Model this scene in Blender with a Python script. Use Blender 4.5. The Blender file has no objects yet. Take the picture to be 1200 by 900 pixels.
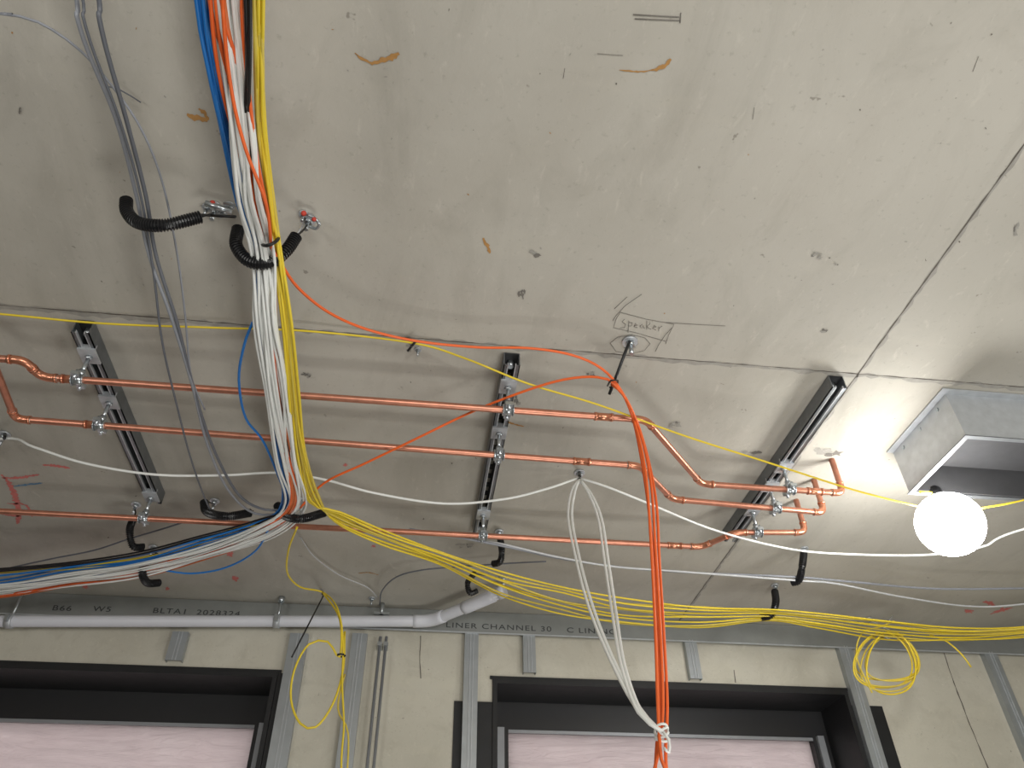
import bpy, math, random
from mathutils import Vector, Matrix
random.seed(7)
scn=bpy.context.scene
try:
    scn.view_settings.view_transform='Standard'
    scn.view_settings.look='None'
except Exception: pass
# ---------------- camera (photo frame 1200x900) ----------------
FPX=890.0; TH=math.radians(40.2); PSI=math.radians(7.83); RHO=math.radians(0.79)
CAM=Vector((0,0,1.55)); ZC=2.85
F=Vector((math.sin(PSI)*math.cos(TH),math.cos(PSI)*math.cos(TH),math.sin(TH)))
R0=Vector((math.cos(PSI),-math.sin(PSI),0)); U0=R0.cross(F)
R=math.cos(RHO)*R0-math.sin(RHO)*U0; U=math.sin(RHO)*R0+math.cos(RHO)*U0
cd=bpy.data.cameras.new('camera'); co=bpy.data.objects.new('camera',cd); scn.collection.objects.link(co)
cd.sensor_width=36; cd.lens=FPX/1200*36; cd.clip_start=0.02
m=Matrix.Identity(4)
for i in range(3):
    m[i][0]=R[i]; m[i][1]=U[i]; m[i][2]=-F[i]; m[i][3]=CAM[i]
co.matrix_world=m
scn.camera=co
# survey helper: photo measurement -> world point on a real plane (height below ceiling, or distance to wall)
def Q(p):
    u,v=p[0],p[1]
    d=F*FPX+R*(u-600)+U*(450-v)
    if p[2]=='y': return CAM+d*(p[3]/d.y)
    return CAM+d*((ZC-p[2]-CAM.z)/d.z)
WY=Q((600,722,0)).y
# ---------------- materials ----------------
def lin(c):
    c=c/255.0
    return c/12.92 if c<=.04045 else ((c+.055)/1.055)**2.4
def col(r,g,b): return (lin(r),lin(g),lin(b),1)
def mat(name,c,rough=.5,metal=0,var=.12,scale=30,bump=0,emit=0,trans=0):
    M=bpy.data.materials.new(name); M.use_nodes=True; nt=M.node_tree; b=nt.nodes['Principled BSDF']
    tc=nt.nodes.new('ShaderNodeTexCoord'); n=nt.nodes.new('ShaderNodeTexNoise'); n.inputs['Scale'].default_value=scale
    n.inputs['Detail'].default_value=5
    nt.links.new(tc.outputs['Object'],n.inputs['Vector'])
    mx=nt.nodes.new('ShaderNodeMix'); mx.data_type='RGBA'
    mx.inputs[6].default_value=tuple(x*(1-var) for x in c[:3])+(1,)
    mx.inputs[7].default_value=tuple(min(1,x*(1+var)) for x in c[:3])+(1,)
    nt.links.new(n.outputs['Fac'],mx.inputs[0]); nt.links.new(mx.outputs[2],b.inputs['Base Color'])
    b.inputs['Roughness'].default_value=rough; b.inputs['Metallic'].default_value=metal
    if bump:
        bp=nt.nodes.new('ShaderNodeBump'); bp.inputs['Strength'].default_value=bump; bp.inputs['Distance'].default_value=.002
        nt.links.new(n.outputs['Fac'],bp.inputs['Height']); nt.links.new(bp.outputs['Normal'],b.inputs['Normal'])
    if emit:
        b.inputs['Emission Color'].default_value=c; b.inputs['Emission Strength'].default_value=emit
    return M
def concrete(name,c1,c2,dark,sc=1.0):
    M=bpy.data.materials.new(name); M.use_nodes=True; nt=M.node_tree; b=nt.nodes['Principled BSDF']; L=nt.links.new
    tc=nt.nodes.new('ShaderNodeTexCoord')
    def noise(s,d=6,r=.6,st=(1,1,1),dist=0):
        mp=nt.nodes.new('ShaderNodeMapping'); mp.inputs['Scale'].default_value=st
        L(tc.outputs['Object'],mp.inputs['Vector'])
        n=nt.nodes.new('ShaderNodeTexNoise'); n.inputs['Scale'].default_value=s*sc; n.inputs['Detail'].default_value=d
        n.inputs['Roughness'].default_value=r; n.inputs['Distortion'].default_value=dist
        L(mp.outputs[0],n.inputs['Vector']); return n.outputs['Fac']
    def ramp(x,a,bb):
        r=nt.nodes.new('ShaderNodeMapRange'); r.inputs[1].default_value=a; r.inputs[2].default_value=bb; L(x,r.inputs[0]); return r.outputs[0]
    def mix(f,a,bb,k=1.0,mode='MIX'):
        x=nt.nodes.new('ShaderNodeMix'); x.data_type='RGBA'; x.blend_type=mode
        if k!=1.0:
            mm=nt.nodes.new('ShaderNodeMath'); mm.operation='MULTIPLY'; mm.inputs[1].default_value=k; L(f,mm.inputs[0]); f=mm.outputs[0]
        L(f,x.inputs[0])
        for i,s in ((6,a),(7,bb)):
            if isinstance(s,tuple): x.inputs[i].default_value=s
            else: L(s,x.inputs[i])
        return x.outputs[2]
    base=mix(ramp(noise(1.1,4,.5),.3,.7),c1,c2)
    base=mix(ramp(noise(6,8,.65,(1,.35,1),1.0),.5,.72),base,dark,.28)
    base=mix(ramp(noise(3.2,6,.6,(.5,1.6,1),.6),.55,.75),base,(min(1,c1[0]*1.25),min(1,c1[1]*1.25),min(1,c1[2]*1.22),1),.45)
    base=mix(ramp(noise(1.7,5,.6,(1,1,1),.4),.52,.68),base,(dark[0]*1.05,dark[1]*.98,dark[2]*.9,1),.15)
    base=mix(ramp(noise(60,4,.7),.60,.72),base,dark,.4)
    base=mix(ramp(noise(22,3,.8),.70,.74),base,(.10,.08,.06,1),.5)
    base=mix(ramp(noise(34,6,.75,(1,.4,1),.5),.58,.70),base,(min(1,c2[0]*1.15),min(1,c2[1]*1.15),min(1,c2[2]*1.15),1),.4)
    L(base,b.inputs['Base Color']); b.inputs['Roughness'].default_value=.75
    bp=nt.nodes.new('ShaderNodeBump'); bp.inputs['Strength'].default_value=.25; bp.inputs['Distance'].default_value=.003
    L(noise(45,6,.6),bp.inputs['Height']); L(bp.outputs[0],b.inputs['Normal'])
    return M
M_ceil=concrete('concrete_ceiling',col(172,168,158),col(191,187,177),col(138,133,122))
M_wall=concrete('plaster_wall',col(188,184,170),col(208,204,190),col(158,152,136),1.6)
M_floor=concrete('concrete_floor',col(120,118,112),col(140,136,130),col(90,88,84))
M_joint=mat('dark_joint',col(98,92,85),.95,0,.4,60)  # dark brownish tone of joints, cracks and specks
M_patch=mat('cement_patch',col(156,153,146),.95,0,.25,70,.4)
M_rust=mat('rust_stain',col(176,132,78),.9,0,.3,90)
M_pencil=mat('pencil_line',col(118,114,108),.9)
M_red=mat('red_spray',col(206,118,112),.9,0,.2,50)
M_blue_m=mat('blue_marker',col(100,140,175),.9)
M_cu=mat('copper',col(206,142,118),.38,.78,.28,45,.05)
M_cu2=mat('copper_fitting',col(218,148,118),.3,.82,.2,60)
M_solder=mat('solder',col(190,180,170),.35,1)
M_galv=mat('galvanised_steel',col(190,194,198),.42,.4,.2,40,.05)
M_lip=mat('dull_sheet_steel',col(120,123,126),.5,.5,.2,40)
M_zinc=mat('zinc_plated',col(190,196,200),.3,.85,.15,90)
M_strut=mat('strut_steel',col(130,134,138),.42,.8,.25,35)
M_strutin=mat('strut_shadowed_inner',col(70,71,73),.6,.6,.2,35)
M_stud=mat('stud_steel',col(172,177,180),.42,.6,.12,25)
M_track=mat('liner_channel_steel',col(146,149,147),.5,.4,.15,20)
M_ink=mat('ink',col(66,68,70),.8)
M_white=mat('white_cable',col(230,232,229),.45,0,.05)
M_blue=mat('blue_cable',col(30,116,194),.45,0,.1)
M_orange=mat('orange_cable',col(236,104,42),.45,0,.08)
M_orange2=mat('orange_cable_dull',col(208,112,60),.5,0,.1)
M_yellow=mat('yellow_cable',col(228,202,52),.45,0,.08)
M_yellow2=mat('yellow_cable_pale',col(212,190,78),.45,0,.08)
M_black=mat('black_cable',col(22,22,24),.45,0,.1)
M_corr=mat('black_conduit',col(26,26,28),.32,0,.2,60)
M_grey=mat('grey_cable',col(140,143,150),.45,0,.08)
M_grey2=mat('dark_grey_cable',col(98,101,108),.45,0,.08)
M_pale=mat('pale_grey_cable',col(190,192,194),.45,0,.08)
M_pvc=mat('white_pvc',col(216,218,226),.35,0,.04,8)
M_memb=mat('black_membrane',col(26,27,29),.5,0,.35,14,.9)
M_frame=mat('window_frame',col(38,38,40),.4,0,.1)
M_alu=mat('aluminium_trim',col(160,163,168),.4,.4,.1)
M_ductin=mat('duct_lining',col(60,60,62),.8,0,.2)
M_redplug=mat('red_plug',col(190,60,45),.6)
# film covered glazing (translucent pink protective film)
M_glass=bpy.data.materials.new('film_glazing'); M_glass.use_nodes=True
nt=M_glass.node_tree; b=nt.nodes['Principled BSDF']; out=nt.nodes['Material Output']
tr=nt.nodes.new('ShaderNodeBsdfTranslucent'); ms=nt.nodes.new('ShaderNodeMixShader'); ms.inputs[0].default_value=.75
tc=nt.nodes.new('ShaderNodeTexCoord'); nz=nt.nodes.new('ShaderNodeTexNoise'); nz.inputs['Scale'].default_value=2.2; nz.inputs['Distortion'].default_value=1.5
cr=nt.nodes.new('ShaderNodeMix'); cr.data_type='RGBA'; cr.inputs[6].default_value=col(222,210,210); cr.inputs[7].default_value=col(236,228,227)
nt.links.new(tc.outputs['Object'],nz.inputs['Vector']); nt.links.new(nz.outputs['Fac'],cr.inputs[0])
nt.links.new(cr.outputs[2],tr.inputs['Color']); nt.links.new(cr.outputs[2],b.inputs['Base Color'])
b.inputs['Roughness'].default_value=.12
n2=nt.nodes.new('ShaderNodeTexNoise'); n2.inputs['Scale'].default_value=9; n2.inputs['Distortion'].default_value=3
mp=nt.nodes.new('ShaderNodeMapping'); mp.inputs['Scale'].default_value=(.5,1,3); nt.links.new(tc.outputs['Object'],mp.inputs[0]); nt.links.new(mp.outputs[0],n2.inputs['Vector'])
bp=nt.nodes.new('ShaderNodeBump'); bp.inputs['Strength'].default_value=1; bp.inputs['Distance'].default_value=.03
nt.links.new(n2.outputs['Fac'],bp.inputs['Height']); nt.links.new(bp.outputs[0],b.inputs['Normal'])
nt.links.new(b.outputs[0],ms.inputs[1]); nt.links.new(tr.outputs[0],ms.inputs[2]); nt.links.new(ms.outputs[0],out.inputs['Surface'])
M_bulb=mat('lamp_globe',(1,.985,.95,1),.3,0,0,10,0,50)

# ---------------- mesh builder ----------------
class MB:
    def __init__(s): s.v=[];s.f=[];s.m=[];s.sm=[];s.mats=[]
    def mi(s,M):
        if M not in s.mats: s.mats.append(M)
        return s.mats.index(M)
    def face(s,idx,M,sm=False): s.f.append(idx);s.m.append(s.mi(M));s.sm.append(sm)
    def tube(s,pts,r,M,seg=8,rf=None,closed=False,caps=True):
        n=len(pts); base=len(s.v); T=[]
        for i in range(n):
            a=pts[i-1] if (i>0 or closed) else pts[0]; c=pts[(i+1)%n] if (i<n-1 or closed) else pts[-1]
            t=(c-a); t=t.normalized() if t.length>1e-9 else Vector((0,0,1)); T.append(t)
        up=Vector((0,0,1)) if abs(T[0].z)<.9 else Vector((1,0,0))
        N=(up-T[0]*up.dot(T[0])).normalized()
        for i in range(n):
            N=N-T[i]*N.dot(T[i])
            N=N.normalized() if N.length>1e-6 else T[i].orthogonal().normalized()
            B=T[i].cross(N); rr=r if rf is None else rf(i)
            for k in range(seg):
                a=2*math.pi*k/seg; s.v.append(pts[i]+N*(math.cos(a)*rr)+B*(math.sin(a)*rr))
        for i in range(n if closed else n-1):
            j=(i+1)%n
            for k in range(seg):
                k2=(k+1)%seg; s.face((base+i*seg+k,base+i*seg+k2,base+j*seg+k2,base+j*seg+k),M,rf is None)
        if caps and not closed:
            s.face(tuple(base+k for k in range(seg))[::-1],M); s.face(tuple(base+(n-1)*seg+k for k in range(seg)),M)
    def cyl(s,a,b,r,M,seg=16): s.tube([Vector(a),Vector(b)],r,M,seg)
    def box(s,lo,hi,M,ax=None,o=None):
        base=len(s.v)
        for x in (lo[0],hi[0]):
            for y in (lo[1],hi[1]):
                for z in (lo[2],hi[2]):
                    p=Vector((x,y,z))
                    if ax: p=o+ax[0]*x+ax[1]*y+ax[2]*z
                    s.v.append(p)
        for q in ((0,1,3,2),(4,6,7,5),(0,4,5,1),(2,3,7,6),(0,2,6,4),(1,5,7,3)): s.face(tuple(base+i for i in q),M)
    def sphere(s,c,r,M,nu=20,nv=12,sz=1):
        base=len(s.v)
        for j in range(nv+1):
            t=math.pi*j/nv
            for i in range(nu):
                a=2*math.pi*i/nu; s.v.append(Vector(c)+Vector((r*math.sin(t)*math.cos(a),r*math.sin(t)*math.sin(a),r*sz*math.cos(t))))
        for j in range(nv):
            for i in range(nu): s.face((base+j*nu+i,base+j*nu+(i+1)%nu,base+(j+1)*nu+(i+1)%nu,base+(j+1)*nu+i),M,True)
    def done(s,name,parent=None):
        me=bpy.data.meshes.new(name); me.from_pydata([(x.x,x.y,x.z) for x in s.v],[],s.f)
        for M in s.mats: me.materials.append(M)
        for i,p in enumerate(me.polygons): p.material_index=s.m[i]; p.use_smooth=s.sm[i]
        me.update()
        o=bpy.data.objects.new(name,me); scn.collection.objects.link(o)
        if parent: o.parent=parent
        return o
def empty(name):
    e=bpy.data.objects.new(name,None); scn.collection.objects.link(e); return e
def smooth(P,step=.02):
    if len(P)<3:
        return P
    E=[P[0]*2-P[1]]+P+[P[-1]*2-P[-2]]; out=[]
    for i in range(1,len(E)-2):
        p0,p1,p2,p3=E[i-1],E[i],E[i+1],E[i+2]; n=max(2,int((p2-p1).length/step))
        for k in range(n):
            t=k/n
            out.append(.5*((2*p1)+(p2-p0)*t+(2*p0-5*p1+4*p2-p3)*t*t+(3*p1-p0-3*p2+p3)*t**3))
    out.append(P[-1]); return out
def path(px,e0=0,e1=0,step=.02):
    P=[Q(p) for p in px]
    if e0:
        d=P[0]-P[1]; d.z=0; d.normalize(); P.insert(0,P[0]+d*e0)
    if e1:
        d=P[-1]-P[-2]; d.z=0; d.normalize(); P.append(P[-1]+d*e1)
    return smooth(P,step)
def cable(name,px,r,M,e0=0,e1=0,parent=None):
    b=MB(); b.tube(path(px,e0,e1),r,M,8); return b.done(name,parent)
def bundle(b,M,n,st,r,e0=0,e1=0,jit=.25,dj=.008,post=None):
    for i in range(n):
        off=(-1+2*(i+.5)/n) if n>1 else 0
        px=[]
        for k,s in enumerate(st):
            a=st[max(0,k-1)]; c=st[min(len(st)-1,k+1)]
            tx,ty=c[0]-a[0],c[1]-a[1]; l=math.hypot(tx,ty); nx,ny=-ty/l,tx/l
            if abs(ty)>abs(tx):
                if nx<0: nx,ny=-nx,-ny
            elif ny<0: nx,ny=-nx,-ny
            o=(off+random.uniform(-jit,jit))*s[3]
            px.append((s[0]+nx*o,s[1]+ny*o,s[2]+random.uniform(-dj,dj)))
        b.tube(path(px,e0,e1,.03),r,M[i%len(M)] if isinstance(M,list) else M,7)

# ---------------- room shell ----------------
XL,XR,YB=-4.6,5.2,-4.2
YJ=Q((770,419,0)).y; XJ=Q((1000,445,0)).x
cb=MB(); cb.box((XL-.2,YB-.2,ZC),(XR+.2,WY+.5,ZC+.25),M_ceil); ceil=cb.done('ceiling')
fb=MB(); fb.box((XL-.2,YB-.2,-.15),(XR+.2,WY+.5,0),M_floor); fb.done('floor')
for nm,lo,hi in (('wall_left',(XL-.2,YB,0),(XL,WY,ZC)),('wall_right',(XR,YB,0),(XR+.2,WY,ZC)),('wall_back',(XL,YB-.2,0),(XR,YB,ZC))):
    w=MB(); w.box(lo,hi,M_wall); w.done(nm)
# windows
ztop=Q((780,803,'y',WY)).z
w2l=Q((577,800,'y',WY)).x; w2r=Q((992,812,'y',WY)).x
w1r=Q((326,792,'y',WY)).x; w1l=w1r-(w2r-w2l)-.1
ztop1=Q((200,785,'y',WY)).z
ZS=.95
wf=MB(); T=.35
def wbox(x0,x1,z0,z1): wf.box((x0,WY,z0),(x1,WY+T,z1),M_wall)
wbox(XL,w1l,0,ZC); wbox(w1r,w2l,0,ZC); wbox(w2r,XR,0,ZC)
wbox(w1l,w1r,ztop1,ZC); wbox(w2l,w2r,ztop,ZC); wbox(w1l,w1r,0,ZS); wbox(w2l,w2r,0,ZS)
wallf=wf.done('wall_front')
def window(name,x0,x1,zt,zs,ug,vg):
    e=empty(name); b=MB(); y0=WY-.012; y1=WY+.24; t=.018
    b.box((x0,y0,zt-t),(x1,y1,zt-.001),M_memb); b.box((x0+.001,y0,zs),(x0+t,y1,zt-t),M_memb); b.box((x1-t,y0,zs),(x1-.001,y1,zt-t),M_memb)
    b.box((x0,y0,zs+.001),(x1,y1,zs+t),M_memb)
    b.done('membrane_reveal',e)
    zg=Q((ug,vg,'y',y1)).z
    f=MB(); w=.07
    f.box((x0+t,y1-.03,zg),(x1-t,y1+.05,zt-t),M_frame); f.box((x0+t,y1-.03,zs+t),(x0+t+w,y1+.05,zg),M_frame)
    f.box((x1-t-w,y1-.03,zs+t),(x1-t,y1+.05,zg),M_frame); f.box((x0+t+w,y1-.03,zs+t),(x1-t-w,y1+.05,zs+t+w),M_frame)
    f.box((x0+t+w*.35,y1-.045,zs+t),(x0+t+w*.75,y1-.03,zg+.01),M_alu); f.box((x1-t-w*.75,y1-.045,zs+t),(x1-t-w*.35,y1-.03,zg+.01),M_alu)
    f.box((x0+t+w,y1-.034,zg-.008),(x1-t-w,y1-.028,zg+.004),M_alu)
    f.done('frame',e)
    g=MB(); g.box((x0+t+w,y1+.005,zs+t+w),(x1-t-w,y1+.012,zg),M_glass); g.done('glazing',e)
    return e
window('window_1',w1l,w1r,ztop1,ZS,150,850); window('window_2',w2l,w2r,ztop,ZS,780,864)
# black membrane flaps on wall
b=MB()
za=Q((538,822,'y',WY)).z; x0=Q((532,830,'y',WY)).x
b.box((x0,WY-.006,ZS-.1),(w2l,WY,za),M_memb)
x1=Q((1034,832,'y',WY)).x; zb=Q((1030,828,'y',WY)).z
b.box((w2r,WY-.006,ZS-.1),(x1,WY,zb),M_memb)
b.box((w2l-.01,WY-.006,ztop),(w2r+.01,WY,ztop+.012),M_memb)
b.box((w1l,WY-.006,ztop1),(w1r+.01,WY,ztop1+.012),M_memb)
b.box((w1r,WY-.006,ZS-.1),(w1r+.03,WY,ztop1),M_memb)
b.done('membrane_flap',wallf)
# cracks in the wall plaster
def wcrack(px,w):
    P=smooth([Q((p[0],p[1],'y',WY-.001)) for p in px],.02); b=MB()
    for p in P:
        b.v.append(p+Vector((w*random.uniform(.2,1),0,0))); b.v.append(p-Vector((w*random.uniform(.2,1),0,0)))
    for i in range(len(P)-1): b.face((2*i,2*i+1,2*i+3,2*i+2),M_joint)
    b.done('plaster_crack',wallf)
wcrack([(1106,765),(1118,800),(1135,845),(1160,905)],.004); wcrack([(493,745),(492,770),(493,795)],.0025)
wcrack([(860,785),(862,800)],.0025)
# liner channel at wall head
ch=MB(); zc0=Q((600,744,'y',WY-.03)).z
ch.box((XL,WY-.032,zc0),(XR,WY-.030,ZC-.002),M_track); ch.box((XL,WY-.030,ZC-.004),(XR,WY-.001,ZC-.002),M_track)
ch.box((XL,WY-.036,zc0-.001),(XR,WY-.030,zc0+.004),M_galv)
chan=ch.done('liner_channel')
def text(s,u,v,h):
    p=Q((u,v,'y',WY-.0335)); c=bpy.data.curves.new('stamp','FONT'); c.body=s; c.size=h; c.extrude=.0004; c.space_character=1.15
    o=bpy.data.objects.new('stamped_lettering',c); scn.collection.objects.link(o); o.location=p; o.rotation_euler=(math.pi/2,0,0)
    c.materials.append(M_ink); o.parent=chan; o.scale=(1.45,1,1)
text('B66',60,715,.029); text('W5',108,716,.029); text('BLTA1  2028324',178,718,.029)
text('LINER CHANNEL 30',522,735,.030); text('C LINING',664,741,.030)
# studs
def stud(u,v,vb,wd=.05,name='wall_stud'):
    p=Q((u,v,'y',WY-.03)); b=MB(); x=p.x; zt=Q((u,v,'y',WY-.03)).z
    zb=0 if vb is None else Q((u,vb,'y',WY-.03)).z
    b.box((x-wd/2,WY-.030,zb),(x+wd/2,WY-.028,zt),M_stud)
    b.box((x-wd/2,WY-.028,zb),(x-wd/2+.002,WY-.001,zt),M_stud); b.box((x+wd/2-.002,WY-.028,zb),(x+wd/2,WY-.001,zt),M_stud)
    b.box((x-.006,WY-.033,zb),(x-.003,WY-.030,zt),M_galv);b.box((x+.006,WY-.033,zb),(x+.009,WY-.030,zt),M_galv)
    b.done(name)
for u,v,vb,wd in ((212,740,774,.06),(351,742,None,.07),(422,742,None,.06),(553,742,None,.055),(620,745,788,.05),(809,750,795,.05),(990,757,None,.06),(1160,764,None,.06)):
    stud(u,v,vb,wd)
# ceiling joints and marks
def wstrip(a,c,w,M,name,lo=.2,hi=.8):
    a=Vector(a);c=Vector(c); n=int((c-a).length/.02); t=(c-a).normalized(); nn=Vector((-t.y,t.x,0)); b=MB()
    for i in range(n+1):
        p=a.lerp(c,i/n); b.v.append(p+nn*w*random.uniform(lo,hi)); b.v.append(p-nn*w*random.uniform(lo,hi))
    for i in range(n): b.face((2*i,2*i+1,2*i+3,2*i+2),M)
    b.done(name,ceil)
z=ZC-.0006
wstrip((XL,YJ,z),(XR,YJ,z),.0030,M_joint,'slab_joint',.0,.8); wstrip((XJ,YB,z),(XJ,WY,z),.0034,M_joint,'slab_joint_cross')
wstrip((XL,YJ+.006,z+.0002),(XR,YJ+.006,z+.0002),.012,M_patch,'joint_patching',.0,1.1); wstrip((XJ+.004,YB,z+.0002),(XJ+.004,WY,z+.0002),.008,M_patch,'joint_patching_cross',0,1.1)
def blob(u,v,ru,rv,M,name,ang=0,zo=.0009,n=26):
    b=MB(); c=math.cos(ang); s=math.sin(ang)
    for k in range(n):
        a=2*math.pi*k/n; q=random.uniform(.35,1.2)
        x=ru*math.cos(a)*q; y=rv*math.sin(a)*q
        b.v.append(Q((u+x*c-y*s,v+x*s+y*c,zo)))
    b.v.append(Q((u,v,zo)))
    for k in range(n): b.face((k,(k+1)%n,n),M)
    b.done(name,ceil)
def smear(px,w,M,name,zo=.0009):
    P=smooth([Q((p[0],p[1],zo)) for p in px],.004); b=MB(); n=len(P)
    for i,p in enumerate(P):
        a=P[max(0,i-1)];c=P[min(n-1,i+1)]; t=(c-a).normalized(); nn=Vector((-t.y,t.x,0)); ww=w*math.sin(math.pi*(i+.5)/n)**.4
        b.v.append(p+nn*ww*random.uniform(.2,1)); b.v.append(p-nn*ww*random.uniform(.2,1))
    for i in range(n-1): b.face((2*i,2*i+1,2*i+3,2*i+2),M)
    b.done(name,ceil)
smear([(416,62),(424,69),(436,74),(448,71)],.0042,M_rust,'rust_stain')
smear([(438,73),(453,70),(468,63)],.0075,M_rust,'rust_stain',.0012)
smear([(219,134),(228,138),(243,141)],.0085,M_rust,'rust_stain')
smear([(233,127),(240,133),(244,141)],.006,M_rust,'rust_stain',.0012)
smear([(726,82),(748,84),(765,82),(776,80)],.0022,M_rust,'rust_stain')
smear([(766,82),(778,78),(786,69)],.006,M_rust,'rust_stain',.0012)
smear([(566,279),(571,288),(574,297)],.006,M_rust,'rust_stain')
smear([(588,492),(602,497),(614,500)],.005,M_rust,'rust_stain')
smear([(420,672),(432,671),(444,674)],.005,M_rust,'rust_stain')
for a in ((625,298,9,5),(612,345,7,7),(957,299,9,5),(965,388,6,3),(484,408,10,6),(790,498,10,5),(738,405,10,5),(690,438,8,4),(606,470,5,8),(545,640,12,5),(880,530,12,4),(360,440,8,4),(980,310,3,2),(24,130,3,6),(1190,270,5,10),(970,530,18,7)):
    for k in range(5):
        blob(a[0]+random.uniform(-.6,.6)*a[2],a[1]+random.uniform(-.6,.6)*a[3],a[2]*random.uniform(.2,.6),a[3]*random.uniform(.2,.6),random.choice([M_patch,M_patch,M_pencil]),'cement_patch',0,.0009+k*.0002,12)
for i in range(60):
    u=random.uniform(10,1190);v=random.uniform(10,680)
    blob(u,v,random.uniform(.8,2.2),random.uniform(.5,1.2),random.choice([M_joint,M_pencil,M_patch,M_patch,M_rust]),'speck',random.uniform(0,3),n=8)
def red(px,w): smear(px,w,M_red,'red_spray_mark')
red([(2,556),(14,572),(22,600),(20,614)],.014); red([(2,560),(20,560),(46,556)],.009); red([(0,602),(20,604),(42,598)],.011); red([(50,545),(66,546),(82,549)],.010); red([(8,590),(30,592),(38,606)],.007)
for a in ((270,650,5,3.5,0),(276,678,5,3.5,0),(1160,707,9,3,.2),(1175,715,14,2.5,-.3),(100,688,5,3,0),(1135,716,6,3,0),(405,545,3,2,0),(196,690,3,2,0),(438,640,3,2,0)):
    blob(a[0],a[1],a[2],a[3],M_red,'red_spray_mark',a[4])
smear([(16,570),(32,568),(50,566)],.006,M_blue_m,'blue_mark',.0014)
def strokes(name,LL,w,M=M_pencil):
    b=MB()
    for px in LL:
        P=[Q((p[0],p[1],.0012)) for p in px]
        b.tube(P,w,M,4)
    b.done(name,ceil)
strokes('pencil_outline_note',[[(727,366),(757,374),(790,380),(784,392),(780,403)],[(727,366),(722,374),(719,384),(745,390),(780,400)],[(752,345),(733,358),(722,370),(718,376)],[(735,348),(720,362)],[(780,378),(812,380),(850,382)],
  [(732,374),(729,377),(733,380),(732,384),(727,384)],[(737,376),(736,390)],[(737,378),(741,378),(740,382),(737,382)],
  [(743,382),(747,381),(745,379),(743,383),(747,384)],[(753,380),(750,382),(752,385),(754,381),(755,385)],[(758,376),(758,386)],[(762,379),(758,383),(763,386)],[(765,384),(769,383),(767,381),(765,385),(769,387)],[(772,383),(772,388)],[(772,385),(776,382)],
  [(788,384),(780,392),(772,404),(768,412)],
  [(715,402),(724,395),(740,392),(756,396),(762,403),(755,411),(740,415),(722,412),(715,402)],
  ],.0006)
strokes('saw_mark',[[(742,17),(796,20)],[(744,22),(796,24)],[(798,15),(797,27)]],.0008,M_pencil)
strokes('hairline_crack',[[(884,126),(882,140)],[(700,63),(730,65)],[(662,80),(660,92)],[(1147,66),(1140,84)]],.0004)

# ---------------- fixings ----------------
ZE=ZC-.0015
def anchor(b,p,s=1.0):
    p=Vector((p.x,p.y,ZE))
    b.cyl(p,p-Vector((0,0,.004*s)),.013*s,M_galv,12); b.cyl(p-Vector((0,0,.004*s)),p-Vector((0,0,.012*s)),.0075*s,M_zinc,6)
    b.cyl(p-Vector((0,0,.012*s)),p-Vector((0,0,.03*s)),.004*s,M_zinc,8)
def resample(P,step):
    out=[P[0]];acc=0
    for i in range(1,len(P)):
        seg=(P[i]-P[i-1]).length
        if seg<1e-9: continue
        d=step-acc
        while d<=seg:
            out.append(P[i-1].lerp(P[i],d/seg)); d+=step
        acc=(acc+seg)%step
    return out
def corr(b,px,r):
    P=resample(path(px,0,0,.001),.0013)
    b.tube(P,r,M_corr,14,rf=lambda i:r*(1.05 if (i%4) in (1,2) else .80))
    return P
def hook(name,px,anchors,r=.0115,strap=True):
    b=MB(); P=corr(b,px,r)
    for k,(u,v) in enumerate(anchors):
        a=Q((u,v,0)); anchor(b,a,1.2)
        end=min((P[0],P[-1]),key=lambda q:(q-a).length) if len(anchors)==1 else (P[0] if k==0 else P[-1])
        a2=a-Vector((0,0,.02))
        b.tube(smooth([end,end.lerp(a2,.5)+Vector((.004,0,.004)),a2],.01),.0022,M_black,6)
    b.done(name)
hook('conduit_cable_hook',[(148,234,.09),(149,248,.12),(162,261,.15),(192,264,.16),(236,254,.12)],[(253,244)],.0118)
hook('conduit_cable_hook',[(279,268,.11),(277,288,.16),(292,306,.19),(316,308,.19),(335,294,.16),(347,277,.12)],[(362,256)],.0118)
hook('conduit_cable_hook',[(239,588,.11),(243,600,.15),(265,605,.18),(294,601,.15)],[(252,586)],.0120)
hook('conduit_cable_hook',[(325,592,.13),(332,603,.17),(352,608,.2),(380,601,.15)],[(352,585)],.0120)
hook('conduit_cable_hook',[(156,608,.07),(152,622,.12),(156,640,.16),(168,641,.15)],[(160,590)],.011)
hook('conduit_cable_hook',[(184,652,.10),(171,658,.14),(167,672,.19),(173,683,.2),(187,683,.18)],[(180,640)],.012)
hook('conduit_cable_hook',[(586,630,.05),(588,645,.1),(586,658,.13),(577,661,.13)],[(585,622)],.011)
hook('conduit_cable_hook',[(556,672,.05),(548,683,.1),(551,695,.13),(560,692,.12)],[(590,676)],.010)
hook('conduit_cable_hook',[(908,693,.06),(909,706,.12),(904,720,.16),(891,724,.16)],[(908,685)],.013)
hook('conduit_cable_hook',[(942,648,.06),(940,664,.12),(936,680,.15),(927,683,.15)],[(942,642)],.012)
b=MB()
for (u,v) in ((243,242),(253,240),(262,246),(270,240)):
    anchor(b,Q((u,v,0)),.8)
p=Q((240,238,.03));q=Q((272,248,.03)); b.cyl(p,q,.006,M_zinc,6); b.cyl(Q((262,238,.02)),Q((300,246,.03)),.0025,M_zinc,6)
b.sphere(Q((249,238,.025)),.006,M_redplug,8,6)
b.cyl(Q((236,252,.05)),Q((276,254,.09)),.003,M_black,6)
b.done('ceiling_fixing')
b=MB(); anchor(b,Q((362,256,0)),1.0); anchor(b,Q((356,250,0)),.8)
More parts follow.
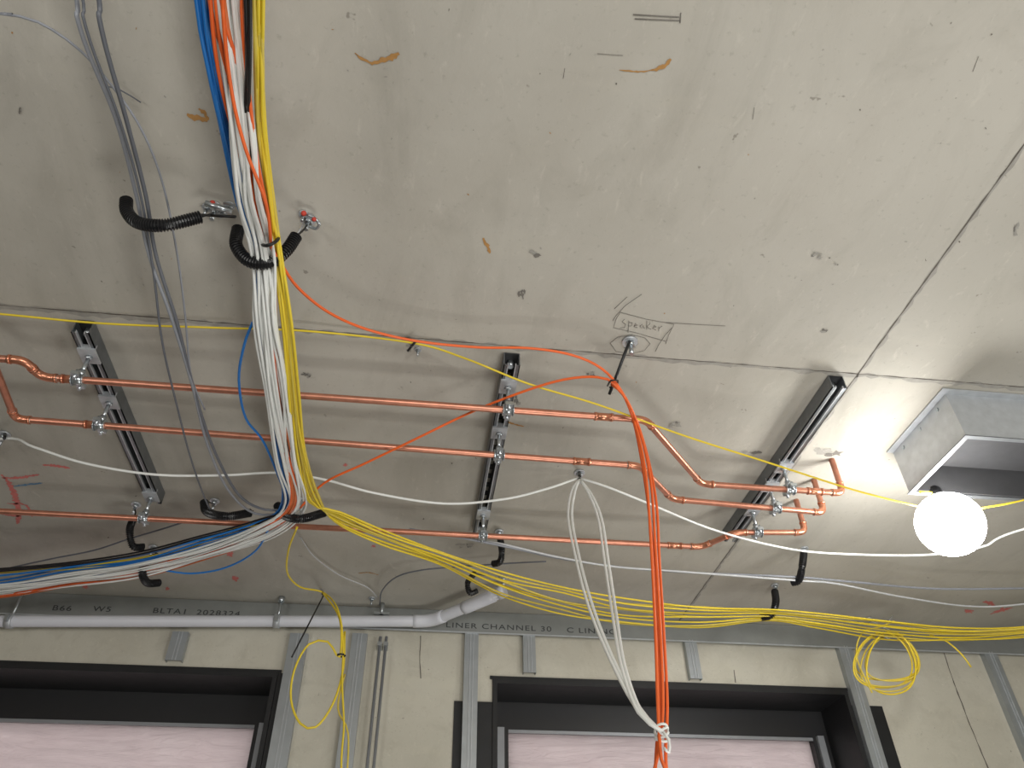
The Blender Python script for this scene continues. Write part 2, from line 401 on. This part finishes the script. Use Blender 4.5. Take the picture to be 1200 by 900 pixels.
b.tube(smooth([Q((354,250,.02)),Q((366,254,.03)),Q((374,262,.035)),Q((370,268,.03)),Q((360,264,.02))],.006),.0035,M_zinc,6)
b.sphere(Q((356,250,.03)),.006,M_redplug,8,6); b.sphere(Q((368,257,.035)),.005,M_redplug,8,6)
b.cyl(Q((356,262,.03)),Q((348,276,.11)),.002,M_pale,6)
b.done('ceiling_fixing')
# ---------------- struts, copper, clamps ----------------
def strut(u0,v0,u1,v1):
    a=Q((u0,v0,.02)); c=Q((u1,v1,.02)); x=(a.x+c.x)/2; y0,y1=min(a.y,c.y),max(a.y,c.y)
    b=MB(); h=.041; w=.0205; t=.0025
    zt=ZE
    b.box((x-w,y0,zt-h),(x-w+t,y1,zt),M_strut); b.box((x+w-t,y0,zt-h),(x+w,y1,zt),M_strut)
    for sx in (-1,1):
        xa,xb=sorted((x+sx*w,x+sx*(w-.0095))); b.box((xa,y0,zt-h),(xb,y1,zt-h+t),M_strut)
        xa,xb=sorted((x+sx*(w-.0095),x+sx*(w-.0095-t))); b.box((xa,y0,zt-h),(xb,y1,zt-h+.007),M_galv)
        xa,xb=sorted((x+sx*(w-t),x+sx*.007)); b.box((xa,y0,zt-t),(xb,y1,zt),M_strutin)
    y=y0
    while y<y1:
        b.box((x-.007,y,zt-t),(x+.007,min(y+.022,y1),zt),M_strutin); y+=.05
    for yy in (y0+.03,y1-.03):
        b.cyl((x,yy,zt-t),(x,yy,zt-.02),.009,M_zinc,6)
    b.done('strut_channel'); return x,y0,y1
S=[strut(97,382,184,583),strut(597,420,563,625),strut(983,447,853,628)]
def fillet(P,r=.028,n=6):
    out=[P[0]];cor=[]
    for i in range(1,len(P)-1):
        a=(P[i-1]-P[i]);c=(P[i+1]-P[i]); k=min(r,a.length*.45,c.length*.45)
        s=P[i]+a.normalized()*k; e=P[i]+c.normalized()*k
        arc=[]
        for j in range(n+1):
            t=j/n; arc.append(s*(1-t)**2+P[i]*2*t*(1-t)+e*t*t)
        out+=arc; cor.append((P[i],a.normalized(),c.normalized(),k,arc))
    out.append(P[-1]); return out,cor
RP=.0088
def copper(P,coup=()):
    b=MB(); pts,cor=fillet(P,.024); b.tube(pts,RP,M_cu,14)
    for c,a,d,k,arc in cor:
        if a.dot(d)<-.985: continue
        b.tube([c+a*(k+.010)]+arc+[c+d*(k+.010)],RP*1.15,M_cu2,14)
        for q in (a,d):
            b.cyl(c+q*(k+.006),c+q*(k+.012),RP*1.28,M_cu2,14); b.cyl(c+q*(k+.012),c+q*(k+.014),RP*1.06,M_solder,14)
    for q,t in coup:
        b.cyl(q-t*.022,q+t*.022,RP*1.16,M_cu2,14)
        for s in (-1,1): b.cyl(q+t*s*.018,q+t*s*.024,RP*1.28,M_cu2,14)
    b.done('copper_pipe')
DP=.12
def drop(p,z=ZE): return Vector((p.x,p.y,z))
A=[Q((-60,417,DP)),Q((29,422,DP)),Q((48,442,DP)),Q((757,492,DP)),Q((822,567,DP)),Q((988,578,DP))]; A.append(drop(A[-1])); 
B=[Q((-12,415,DP)),Q((18,491,DP)),Q((750,546,DP)),Q((788,585,DP)),Q((966,601,DP))]; B.append(drop(B[-1]))
C=[Q((-120,593,DP)),Q((822,641,DP)),Q((862,624,DP)),Q((944,624,DP))]; C.append(drop(C[-1]))
A.insert(0,A[0]+Vector((-1.5,0,0))); C.insert(0,C[0]+Vector((-1.5,0,0)))
B.insert(0,B[0]+Vector((-.5,-.02,0)))
tx=Vector((1,0,0))
def onpipe(P,x):
    for i in range(len(P)-1):
        if P[i].x<=x<=P[i+1].x: return P[i].lerp(P[i+1],(x-P[i].x)/(P[i+1].x-P[i].x))
def cp(P,u,v): q=onpipe(P,Q((u,v,DP)).x); return (q,tx)
copper(A,[cp(A,708,487),cp(A,85,446),cp(A,955,576)]); copper(B,[cp(B,682,540),cp(B,110,497)]); copper(C,[cp(C,790,641)])
def clamp(p,x):
    b=MB(); zs=ZE-.0415
    b.tube([p-tx*.0115,p+tx*.0115],.0135,M_zinc,20)
    for s in (-1,1): b.cyl(p+tx*s*.0115,p+tx*s*.014,.0155,M_zinc,20)
    for s in (-1,1):
        c=p+Vector((0,s*.021,0)); b.box(c-Vector((.009,.008,.005)),c+Vector((.009,.008,.005)),M_zinc)
        b.cyl(c+Vector((0,0,.012)),c-Vector((0,0,.014)),.0042,M_zinc,6)
    b.cyl(p+Vector((0,0,.012)),p+Vector((0,0,.028)),.009,M_zinc,6)
    b.cyl(p+Vector((0,0,.02)),Vector((p.x,p.y,zs-.002)),.005,M_zinc,10)
    b.box((p.x-.021,p.y-.024,zs-.005),(p.x+.021,p.y+.024,zs),M_galv)
    b.cyl((p.x,p.y,zs-.005),(p.x,p.y,zs-.013),.0095,M_zinc,6)
    b.box((p.x-.021,p.y-.028,zs-.005),(p.x+.021,p.y-.024,zs+.012),M_galv)
    b.done('pipe_clamp')
for (x,y0,y1) in S:
    for P in (A,B,C):
        q=onpipe(P,x)
        if q is not None: clamp(q,x)

# ---------------- cable bundles ----------------
main=empty('cable_bundle')
b=MB()
bundle(b,[M_blue],5,[(222,-200,.16,10),(236,0,.165,9),(250,80,.16,8),(262,140,.15,7),(282,235,.14,6),(303,300,.155,6),(313,400,.2,6),(325,500,.2,6),(335,590,.17,6),(300,618,.17,6),(230,640,.16,7),(160,660,.17,9),(80,671,.17,9),(0,683,.17,10),(-120,696,.17,10)],.0033,1.2,.8)
b.tube(path([(296,378,.19),(286,405,.19),(280,445,.19),(288,490,.19),(310,520,.19),(335,580,.18)]),.0030,M_blue,7)
b.tube(path([(318,612,.175),(300,645,.18),(265,665,.185),(225,672,.185),(190,668,.18)]),.0030,M_blue,7)
b.done('blue_cables',main)
b=MB()
bundle(b,[M_orange,M_orange2],6,[(243,-200,.17,10),(254,0,.178,13),(270,80,.178,13),(284,150,.17,11),(302,235,.16,6),(316,300,.17,5),(318,400,.22,8),(328,500,.225,6),(345,590,.185,4),(300,628,.17,5),(240,650,.17,5),(160,672,.175,5),(80,684,.17,4),(0,697,.17,3),(-120,706,.17,3)],.0031,1.2,.8,.35)
b.tube(path([(285,-100,.19),(284,20,.19),(292,110,.19),(302,190,.19),(314,250,.18),(318,290,.18)],1,0),.003,M_orange,7)
b.tube(path([(262,-100,.2),(262,20,.2),(272,110,.2),(288,175,.215),(312,240,.215),(318,290,.19)],1,0),.003,M_orange,7)
b.done('orange_cables',main)
b=MB()
bundle(b,[M_white],13,[(262,-200,.17,10),(266,0,.175,12),(276,80,.178,12),(284,160,.19,14),(293,235,.195,13),(308,300,.185,12),(314,380,.225,14),(324,460,.24,14),(336,540,.22,12),(347,592,.18,11),(315,620,.18,11),(240,648,.18,8),(160,668,.185,8),(80,679,.18,7),(0,690,.18,6),(-120,701,.18,6)],.0031,1.2,.8,.3)
b.done('white_cables',main)
b=MB()
bundle(b,[M_black],3,[(286,-200,.2,4),(290,0,.2,4),(291,70,.2,3),(290,150,.175,3),(300,235,.16,3),(316,300,.165,3),(320,400,.21,5),(335,500,.21,5),(345,590,.175,5),(300,612,.165,4),(230,632,.16,3),(160,650,.165,3),(80,661,.165,2),(0,668,.17,2),(-120,676,.17,2)],.003,1.2,.8)
b.tube(smooth([Q((303,284,.17)),Q((312,288,.205)),Q((322,284,.2)),Q((327,278,.17))],.01),.0035,M_black,6)
b.done('black_cables',main)
b=MB()
yst=[(302,-200,.17,7),(303,0,.18,6),(304,80,.18,5),(307,160,.175,5),(318,240,.17,4),(326,300,.18,5),(337,380,.22,6),(344,460,.23,6),(352,530,.215,7),(368,585,.185,9),(395,606,.18,8),(450,630,.18,8),(520,655,.17,9),(590,683,.16,14),(660,702,.17,17),(730,716,.19,18),(820,722,.2,14),(900,721,.165,7),(960,728,.18,9),(1040,738,.19,11),(1120,744,.19,8),(1200,740,.18,7),(1300,726,.18,7)]
bundle(b,[M_yellow,M_yellow2,M_yellow],9,yst,.0031,1.2,1.2,.2,.006)
b.done('yellow_cables',main)
b=MB()
bundle(b,[M_yellow,M_yellow2],2,[(330,606,.165,3),(270,622,.155,2),(200,648,.16,2),(100,664,.165,2),(0,670,.165,2),(-120,674,.17,2)],.0028,0,.8)
b.done('yellow_cables_branch',main)
# grey cables
cable('grey_power_cable',[(64,-120,.12),(93,30,.14),(136,140,.14),(160,230,.13),(175,300,.15),(200,370,.18),(225,450,.19),(243,520,.19),(268,575,.18),(300,602,.15),(345,600,.15)],.0036,M_grey,1.2,0)
cable('grey_power_cable',[(94,-120,.12),(118,30,.14),(148,140,.14),(171,230,.135),(183,300,.15),(208,380,.18),(228,460,.19),(252,530,.19),(280,580,.18),(310,597,.16),(345,596,.15)],.0038,M_grey2,1.2,0)
cable('grey_power_cable',[(72,-120,.13),(100,30,.15),(140,140,.15),(165,230,.14),(180,320,.16),(190,400,.19),(206,470,.19),(226,545,.18),(247,598,.15),(262,602,.15)],.0024,M_grey2,1.2,0)
cable('grey_data_cable',[(-60,12,.1),(0,16,.1),(45,26,.1),(95,60,.1),(140,112,.1),(170,160,.1),(192,220,.1),(208,300,.12),(217,370,.14),(224,440,.15),(240,480,.15)],.0022,M_grey,1.0,0)
cable('grey_data_cable',[(118,100,.02),(140,105,.02),(165,120,.01)],.0013,M_grey2)
# long yellow festoon feed
cable('yellow_festoon_cable',[(-60,364,.03),(0,368,.03),(120,379,.035),(250,384,.03),(360,388,.03),(484,402,.025),(545,420,.05),(620,450,.09),(700,474,.12),(800,510,.16),(900,542,.19),(1000,574,.22),(1078,594,.235)],.0026,M_yellow,1.0,0)
cable('yellow_festoon_cable',[(1148,596,.235),(1200,586,.22),(1300,560,.15)],.0026,M_yellow,0,1.0)
b=MB(); b.cyl(Q((478,411,.03)),Q((488,399,.03)),.003,M_black,6); b.cyl(Q((482,405,.002)),Q((482,406,.035)),.003,M_black,6); anchor(b,Q((490,409,0)),.7); b.done('cable_clip')
# orange drops
oh=empty('orange_cable_drop')
YO=1.47
b=MB()
b.tube(path([(318,290,.185),(330,310,.18),(350,338,.16),(385,366,.13),(430,386,.11),(490,400,.1),(560,407,.09),(620,408,.09),(670,416,.1),(705,432,.11),(728,458,.13),(748,500,'y',YO),(762,560,'y',YO),(768,640,'y',YO),(774,740,'y',YO),(777,830,'y',YO),(772,880,'y',YO),(765,930,'y',YO),(762,1200,'y',YO)]),.0032,M_orange,8)
b.tube(path([(352,595,.19),(380,566,.17),(430,542,.15),(490,513,.13),(550,484,.1),(610,460,.1),(660,445,.1),(700,442,.11),(722,452,.13),(741,486,'y',YO-.02),(756,550,'y',YO-.02),(763,640,'y',YO-.01),(768,740,'y',YO-.01),(771,830,'y',YO-.01),(775,890,'y',YO-.02),(785,930,'y',YO-.02),(792,1150,'y',YO-.02)]),.0032,M_orange,8)
b.tube(path([(716,450,.12),(733,466,.14),(752,510,'y',YO+.01),(768,580,'y',YO+.01),(773,660,'y',YO+.01),(779,760,'y',YO+.01),(782,830,'y',YO+.01),(780,880,'y',YO+.01),(783,960,'y',YO+.01),(780,1200,'y',YO)]),.0032,M_orange,8)
b.tube(path([(716,450,.12),(730,462,.14),(744,500,'y',YO),(758,580,'y',YO),(768,680,'y',YO+.015),(772,780,'y',YO+.01),(774,850,'y',YO+.01),(768,900,'y',YO+.01),(770,1180,'y',YO)]),.0032,M_orange,8)
b.done('cables',oh)
# white cable run and hanging loops
b=MB()
b.tube(path([(5,514,.05),(40,524,.1),(100,543,.14),(180,556,.15),(260,557,.13),(325,554,.12),(380,562,.13),(440,578,.15),(520,590,.16),(590,585,.15),(640,573,.12),(678,560,.06)],.3,0),.0036,M_white,8)
b.tube(path([(678,560,.06),(710,570,.1),(760,590,.13),(840,622,.15),(930,644,.16),(1010,650,.165),(1090,650,.16),(1150,641,.15),(1230,612,.12)],0,1),.0036,M_white,8)
anchor(b,Q((6,508,0)),1.3); b.cyl(Q((6,508,.002)),Q((5,514,.06)),.004,M_black,6)
anchor(b,Q((679,553,0)),1.3); b.cyl(Q((679,553,.002)),Q((679,562,.07)),.005,M_corr,8)
b.done('white_cable_run')
b=MB()
for k in (-1,1):
    b.tube(path([(679,562,.075),(672+k*2,575,'y',1.80),(668+k*2.2,605,'y',1.76),(676+k*2.2,650,'y',1.7),(692+k*2.5,710,'y',1.62),(718+k*2,775,'y',1.54),(748+k*2,830,'y',1.48),(777,860,'y',1.45)]),.0036,M_white,8)
    b.tube(path([(680,562,.075),(692+k*1.5,580,'y',1.80),(703+k*2,608,'y',1.76),(711+k*2.2,660,'y',1.68),(720+k*2.2,720,'y',1.6),(730+k*2,780,'y',1.53),(750+k*2,835,'y',1.47),(777,858,'y',1.45)]),.0036,M_white,8)
c=Q((777,857,'y',1.455))
for k in range(4):
    rr=.0125; P=[c+Vector((math.cos(t)*rr,math.sin(t)*rr*.9+.01,(k-2)*.005+math.sin(t*1+k)*.008)) for t in [2*math.pi*j/18 for j in range(18)]]
    b.tube(P,.0026,M_white,6,closed=True)
b.tube(path([(777,857,'y',1.44),(784,868,'y',1.44),(784,882,'y',1.44),(778,876,'y',1.44)]),.0026,M_white,6)
b.done('white_cable_loop')
b=MB(); anchor(b,Q((738,399,0)),1.5)
b.tube(path([(738,400,.015),(733,412,.05),(724,436,.09),(714,462,.12)]),.0038,M_black,6)
b.tube(path([(712,452,.12),(716,446,.14),(724,446,.13),(722,452,.11),(714,454,.11)]),.0022,M_black,6)
b.done('zip_tie')
# lower grey services on the right
cable('grey_conduit_cable',[(480,620,.1),(540,630,.12),(600,642,.13),(660,655,.13),(740,666,.12),(830,672,.12),(930,676,.14),(1000,682,.13),(1100,690,.1),(1250,690,.08)],.004,M_grey,0,.8)
cable('grey_conduit_cable',[(500,626,.1),(580,636,.12),(650,652,.14),(720,664,.13),(800,670,.13),(930,680,.15),(980,684,.14),(1060,700,.12),(1150,711,.1),(1260,704,.08)],.0035,M_pale,0,.8)
cable('grey_conduit_cable',[(445,708,.02),(448,692,.06),(465,676,.06),(495,668,.05),(540,664,.04),(600,660,.05),(640,658,.06)],.0028,M_grey2)
cable('grey_conduit_cable',[(-40,676,.06),(0,668,.06),(60,655,.07),(110,645,.06),(150,632,.05),(190,620,.04),(215,612,.03)],.0028,M_grey2,.5,0)
cable('grey_conduit_cable',[(352,630,.03),(368,652,.03),(398,674,.03),(430,688,.03),(442,700,.03)],.0022,M_pale)
# waste pipe
yp=WY-.09
P=[Q((-60,728,'y',yp)),Q((505,728,'y',yp)),Q((560,706,.07)),Q((592,692,.045))]
P.insert(0,P[0]+Vector((-1.5,0,0)))
b=MB(); pts,cor=fillet(P[:],.05); b.tube(pts,.0215,M_pvc,20)
for c,a,d,k,arc in cor:
    if a.dot(d)<-.985: continue
    b.tube([c+a*(k+.02)]+arc+[c+d*(k+.02)],.0245,M_pvc,20)
b.cyl(P[-1]-(P[-1]-P[-2]).normalized()*.03,P[-1],.0250,M_pvc,20)
for u in (325,12):
    q=Q((u,728,'y',yp)); b.cyl(q-tx*.012,q+tx*.012,.0265,M_galv,20); b.cyl(q,drop(q),.005,M_zinc,8); b.cyl(drop(q),drop(q)-Vector((0,0,.02)),.012,M_zinc,8)
    b.box(q+Vector((-.006,-.04,-.012)),q+Vector((.006,-.024,.012)),M_zinc)
b.done('waste_pipe')
# vertical conduits at wall
for u in (446,453):
    q=Q((u,746,'y',WY-.05)); b=MB(); b.tube([Vector((q.x,q.y,0.02)),Vector((q.x,q.y,q.z))],.0055,M_alu,10)
    for zz in (q.z-.03,q.z-.6,q.z-1.3): b.box((q.x-.009,q.y-.008,zz-.008),(q.x+.009,WY-.001,zz+.008),M_zinc)
    b.done('steel_conduit')
b=MB(); q=Q((448,712,.02)); b.cyl(drop(q),q-Vector((0,0,.03)),.008,M_zinc,8); b.box(q+Vector((-.03,-.006,-.03)),q+Vector((.03,.006,-.02)),M_zinc); anchor(b,Q((436,700,0))); b.done('ceiling_fixing')
# yellow coils
yc=Q((360,690,.15)).y
b=MB()
b.tube(path([(348,618,.18),(338,645,.16),(337,672,.14),(352,688,.12),(378,694,.10),(395,712,'y',yc),(402,750,'y',yc),(401,800,'y',yc),(403,850,'y',yc),(400,900,'y',yc),(404,1000,'y',yc)]),.0032,M_yellow,8)
b.tube(path([(378,694,.10),(398,725,'y',yc+.01),(398,770,'y',yc),(384,752,'y',yc-.01),(362,755,'y',yc-.01),(345,785,'y',yc-.01),(341,820,'y',yc),(352,848,'y',yc),(370,852,'y',yc),(390,825,'y',yc),(402,785,'y',yc+.01),(404,740,'y',yc+.01)]),.0036,M_yellow,8)
b.tube(path([(404,790,'y',yc+.01),(396,830,'y',yc+.01),(408,860,'y',yc+.01),(405,930,'y',yc+.01),(400,1000,'y',yc)]),.003,M_yellow2,8)
b.cyl(Q((378,694,.002)),Q((378,696,.1)),.004,M_black,6)
b.cyl(Q((380,696,.1)),Q((342,770,'y',yc-.02)),.0026,M_black,6)
b.tube([Q((400,768,'y',yc-.006))+Vector((math.cos(t)*.012,math.sin(t)*.012,0)) for t in [k*.5 for k in range(12)]],.003,M_black,6)
b.done('yellow_cable_coil')
yc2=Q((1030,735,.15)).y
b=MB()
for k in range(6):
    cu=1040+random.uniform(-6,6); cv=778+random.uniform(-5,5); ru=33+random.uniform(-8,5); rv=33+random.uniform(-7,4)
    P=[Q((cu+ru*math.cos(t),cv+rv*math.sin(t)+4*math.cos(2*t),'y',yc2+.012*math.sin(t+k)+k*.005)) for t in [2*math.pi*j/40 for j in range(40)]]
    b.tube(P,.0031,random.choice([M_yellow,M_yellow2]),8,closed=True)
b.tube(path([(1048,728,.17),(1030,735,.17),(1010,742,'y',yc2),(1004,770,'y',yc2),(1022,812,'y',yc2)]),.0031,M_yellow2,8)
b.tube(path([(1090,744,.18),(1110,752,'y',yc2),(1128,768,'y',yc2),(1138,782,'y',yc2)]),.003,M_yellow,8)
b.tube(path([(1046,722,.02),(1035,738,.14),(1040,748,'y',yc2),(1048,742,.12),(1018,726,.02)]),.002,M_pale,6)
anchor(b,Q((1018,724,0)))
b.done('yellow_cable_coil')
# ---------------- duct box ----------------
n0=Q((1105,460,0)); f0=Q((1052,525,0)); zb=Q((1127,510,'y',n0.y)).z
x0=(n0.x+f0.x)/2; x1=x0+.75; y0,y1=n0.y,f0.y+.02
e=empty('ventilation_duct_box'); b=MB(); t=.004
for lo,hi in (((x0,y0,zb),(x1,y0+t,ZE)),((x0,y1-t,zb),(x1,y1,ZE)),((x0,y0+t,zb),(x0+t,y1-t,ZE)),((x1-t,y0+t,zb),(x1,y1-t,ZE))): b.box(lo,hi,M_galv)
fl=.010
b.box((x0-.004,y0-.004,zb-.003),(x1+.004,y0+fl,zb),M_lip); b.box((x0-.004,y1-fl,zb-.003),(x1+.004,y1+.004,zb),M_lip)
b.box((x0-.004,y0+fl,zb-.003),(x0+fl,y1-fl,zb),M_lip); b.box((x1-fl,y0+fl,zb-.003),(x1+.004,y1-fl,zb),M_lip)
b.box((x0-.02,y0-.02,ZE-.003),(x1+.02,y0,ZE),M_galv); b.box((x0-.02,y0,ZE-.003),(x0,y1,ZE),M_galv)
b.done('casing',e)
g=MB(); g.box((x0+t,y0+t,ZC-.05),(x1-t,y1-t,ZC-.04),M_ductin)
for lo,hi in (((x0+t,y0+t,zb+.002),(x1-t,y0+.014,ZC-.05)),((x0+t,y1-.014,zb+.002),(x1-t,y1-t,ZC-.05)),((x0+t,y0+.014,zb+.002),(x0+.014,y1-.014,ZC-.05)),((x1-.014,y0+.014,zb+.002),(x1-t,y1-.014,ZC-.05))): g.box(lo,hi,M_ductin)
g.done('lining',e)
b=MB()
for dy in (.05,(y1-y0)/2,y1-y0-.05): b.cyl((x0,y0+dy,ZC-.02),(x0-.004,y0+dy,ZC-.02),.006,M_zinc,6)
b.done('screws',e)
# ---------------- lamps ----------------
def lamp(name,c,r=.07,M=M_bulb):
    e=empty(name); b=MB(); b.sphere(c,r,M,36,24); b.done('globe',e)
    b=MB(); b.cyl(c+Vector((0,0,r*.92)),c+Vector((0,0,r+.022)),.016,M_black,16); b.cyl(c+Vector((0,0,r+.022)),c+Vector((0,0,r+.032)),.010,M_black,12)
    b.cyl(c+Vector((-.05,0,r+.012)),c+Vector((.05,0,r+.012)),.004,M_yellow,8)
    b.done('lamp_holder',e)
lamp('festoon_lamp',Q((1113,614,.27)),.086)
def fill_flood(name,x,y,z,P,aim,size=.7,c=(1,.985,.945)):  # unseen fill light on a stand, added to brighten ceiling and wall softly
    e=empty(name); b=MB()
    for k in range(3):
        a=2*math.pi*k/3+.3; b.cyl((x,y,z-.5),(x+.4*math.cos(a),y+.4*math.sin(a),.01),.012,M_frame,8)
    b.cyl((x,y,.3),(x,y,z-.06),.014,M_frame,10); b.done('fill_stand',e)
    d=Vector(aim).normalized(); rot=(-d).to_track_quat('Z','Y'); mw=Matrix.Translation((x,y,z))@rot.to_matrix().to_4x4()
    b=MB(); h=size/2
    b.box((-h,-h,.02),(h,h,.06),M_frame); b.box((-h+.02,-h+.02,.012),(h-.02,h-.02,.02),M_white); hd=b.done('fill_head',e); hd.matrix_world=mw
    ld=bpy.data.lights.new('fill_flood','AREA'); ld.energy=P; ld.size=size*.95; ld.color=c; lo=bpy.data.objects.new('fill_emitter',ld)
    scn.collection.objects.link(lo); lo.parent=e; lo.matrix_world=mw
fill_flood('added_fill_light',1.9,-1.3,1.3,36,(-.1,.7,1))
fill_flood('added_fill_light',-2.1,-1.5,1.3,24,(.4,.7,1))
fill_flood('added_fill_light',.4,-1.9,1.5,38,(.05,.78,.8))
fill_flood('added_fill_light',.8,1.3,.6,16,(0,.1,1),.8)
# world outside
w=bpy.data.worlds.new('overcast_sky'); scn.world=w; w.use_nodes=True
w.node_tree.nodes['Background'].inputs[0].default_value=(.96,.95,.96,1); w.node_tree.nodes['Background'].inputs[1].default_value=1.25
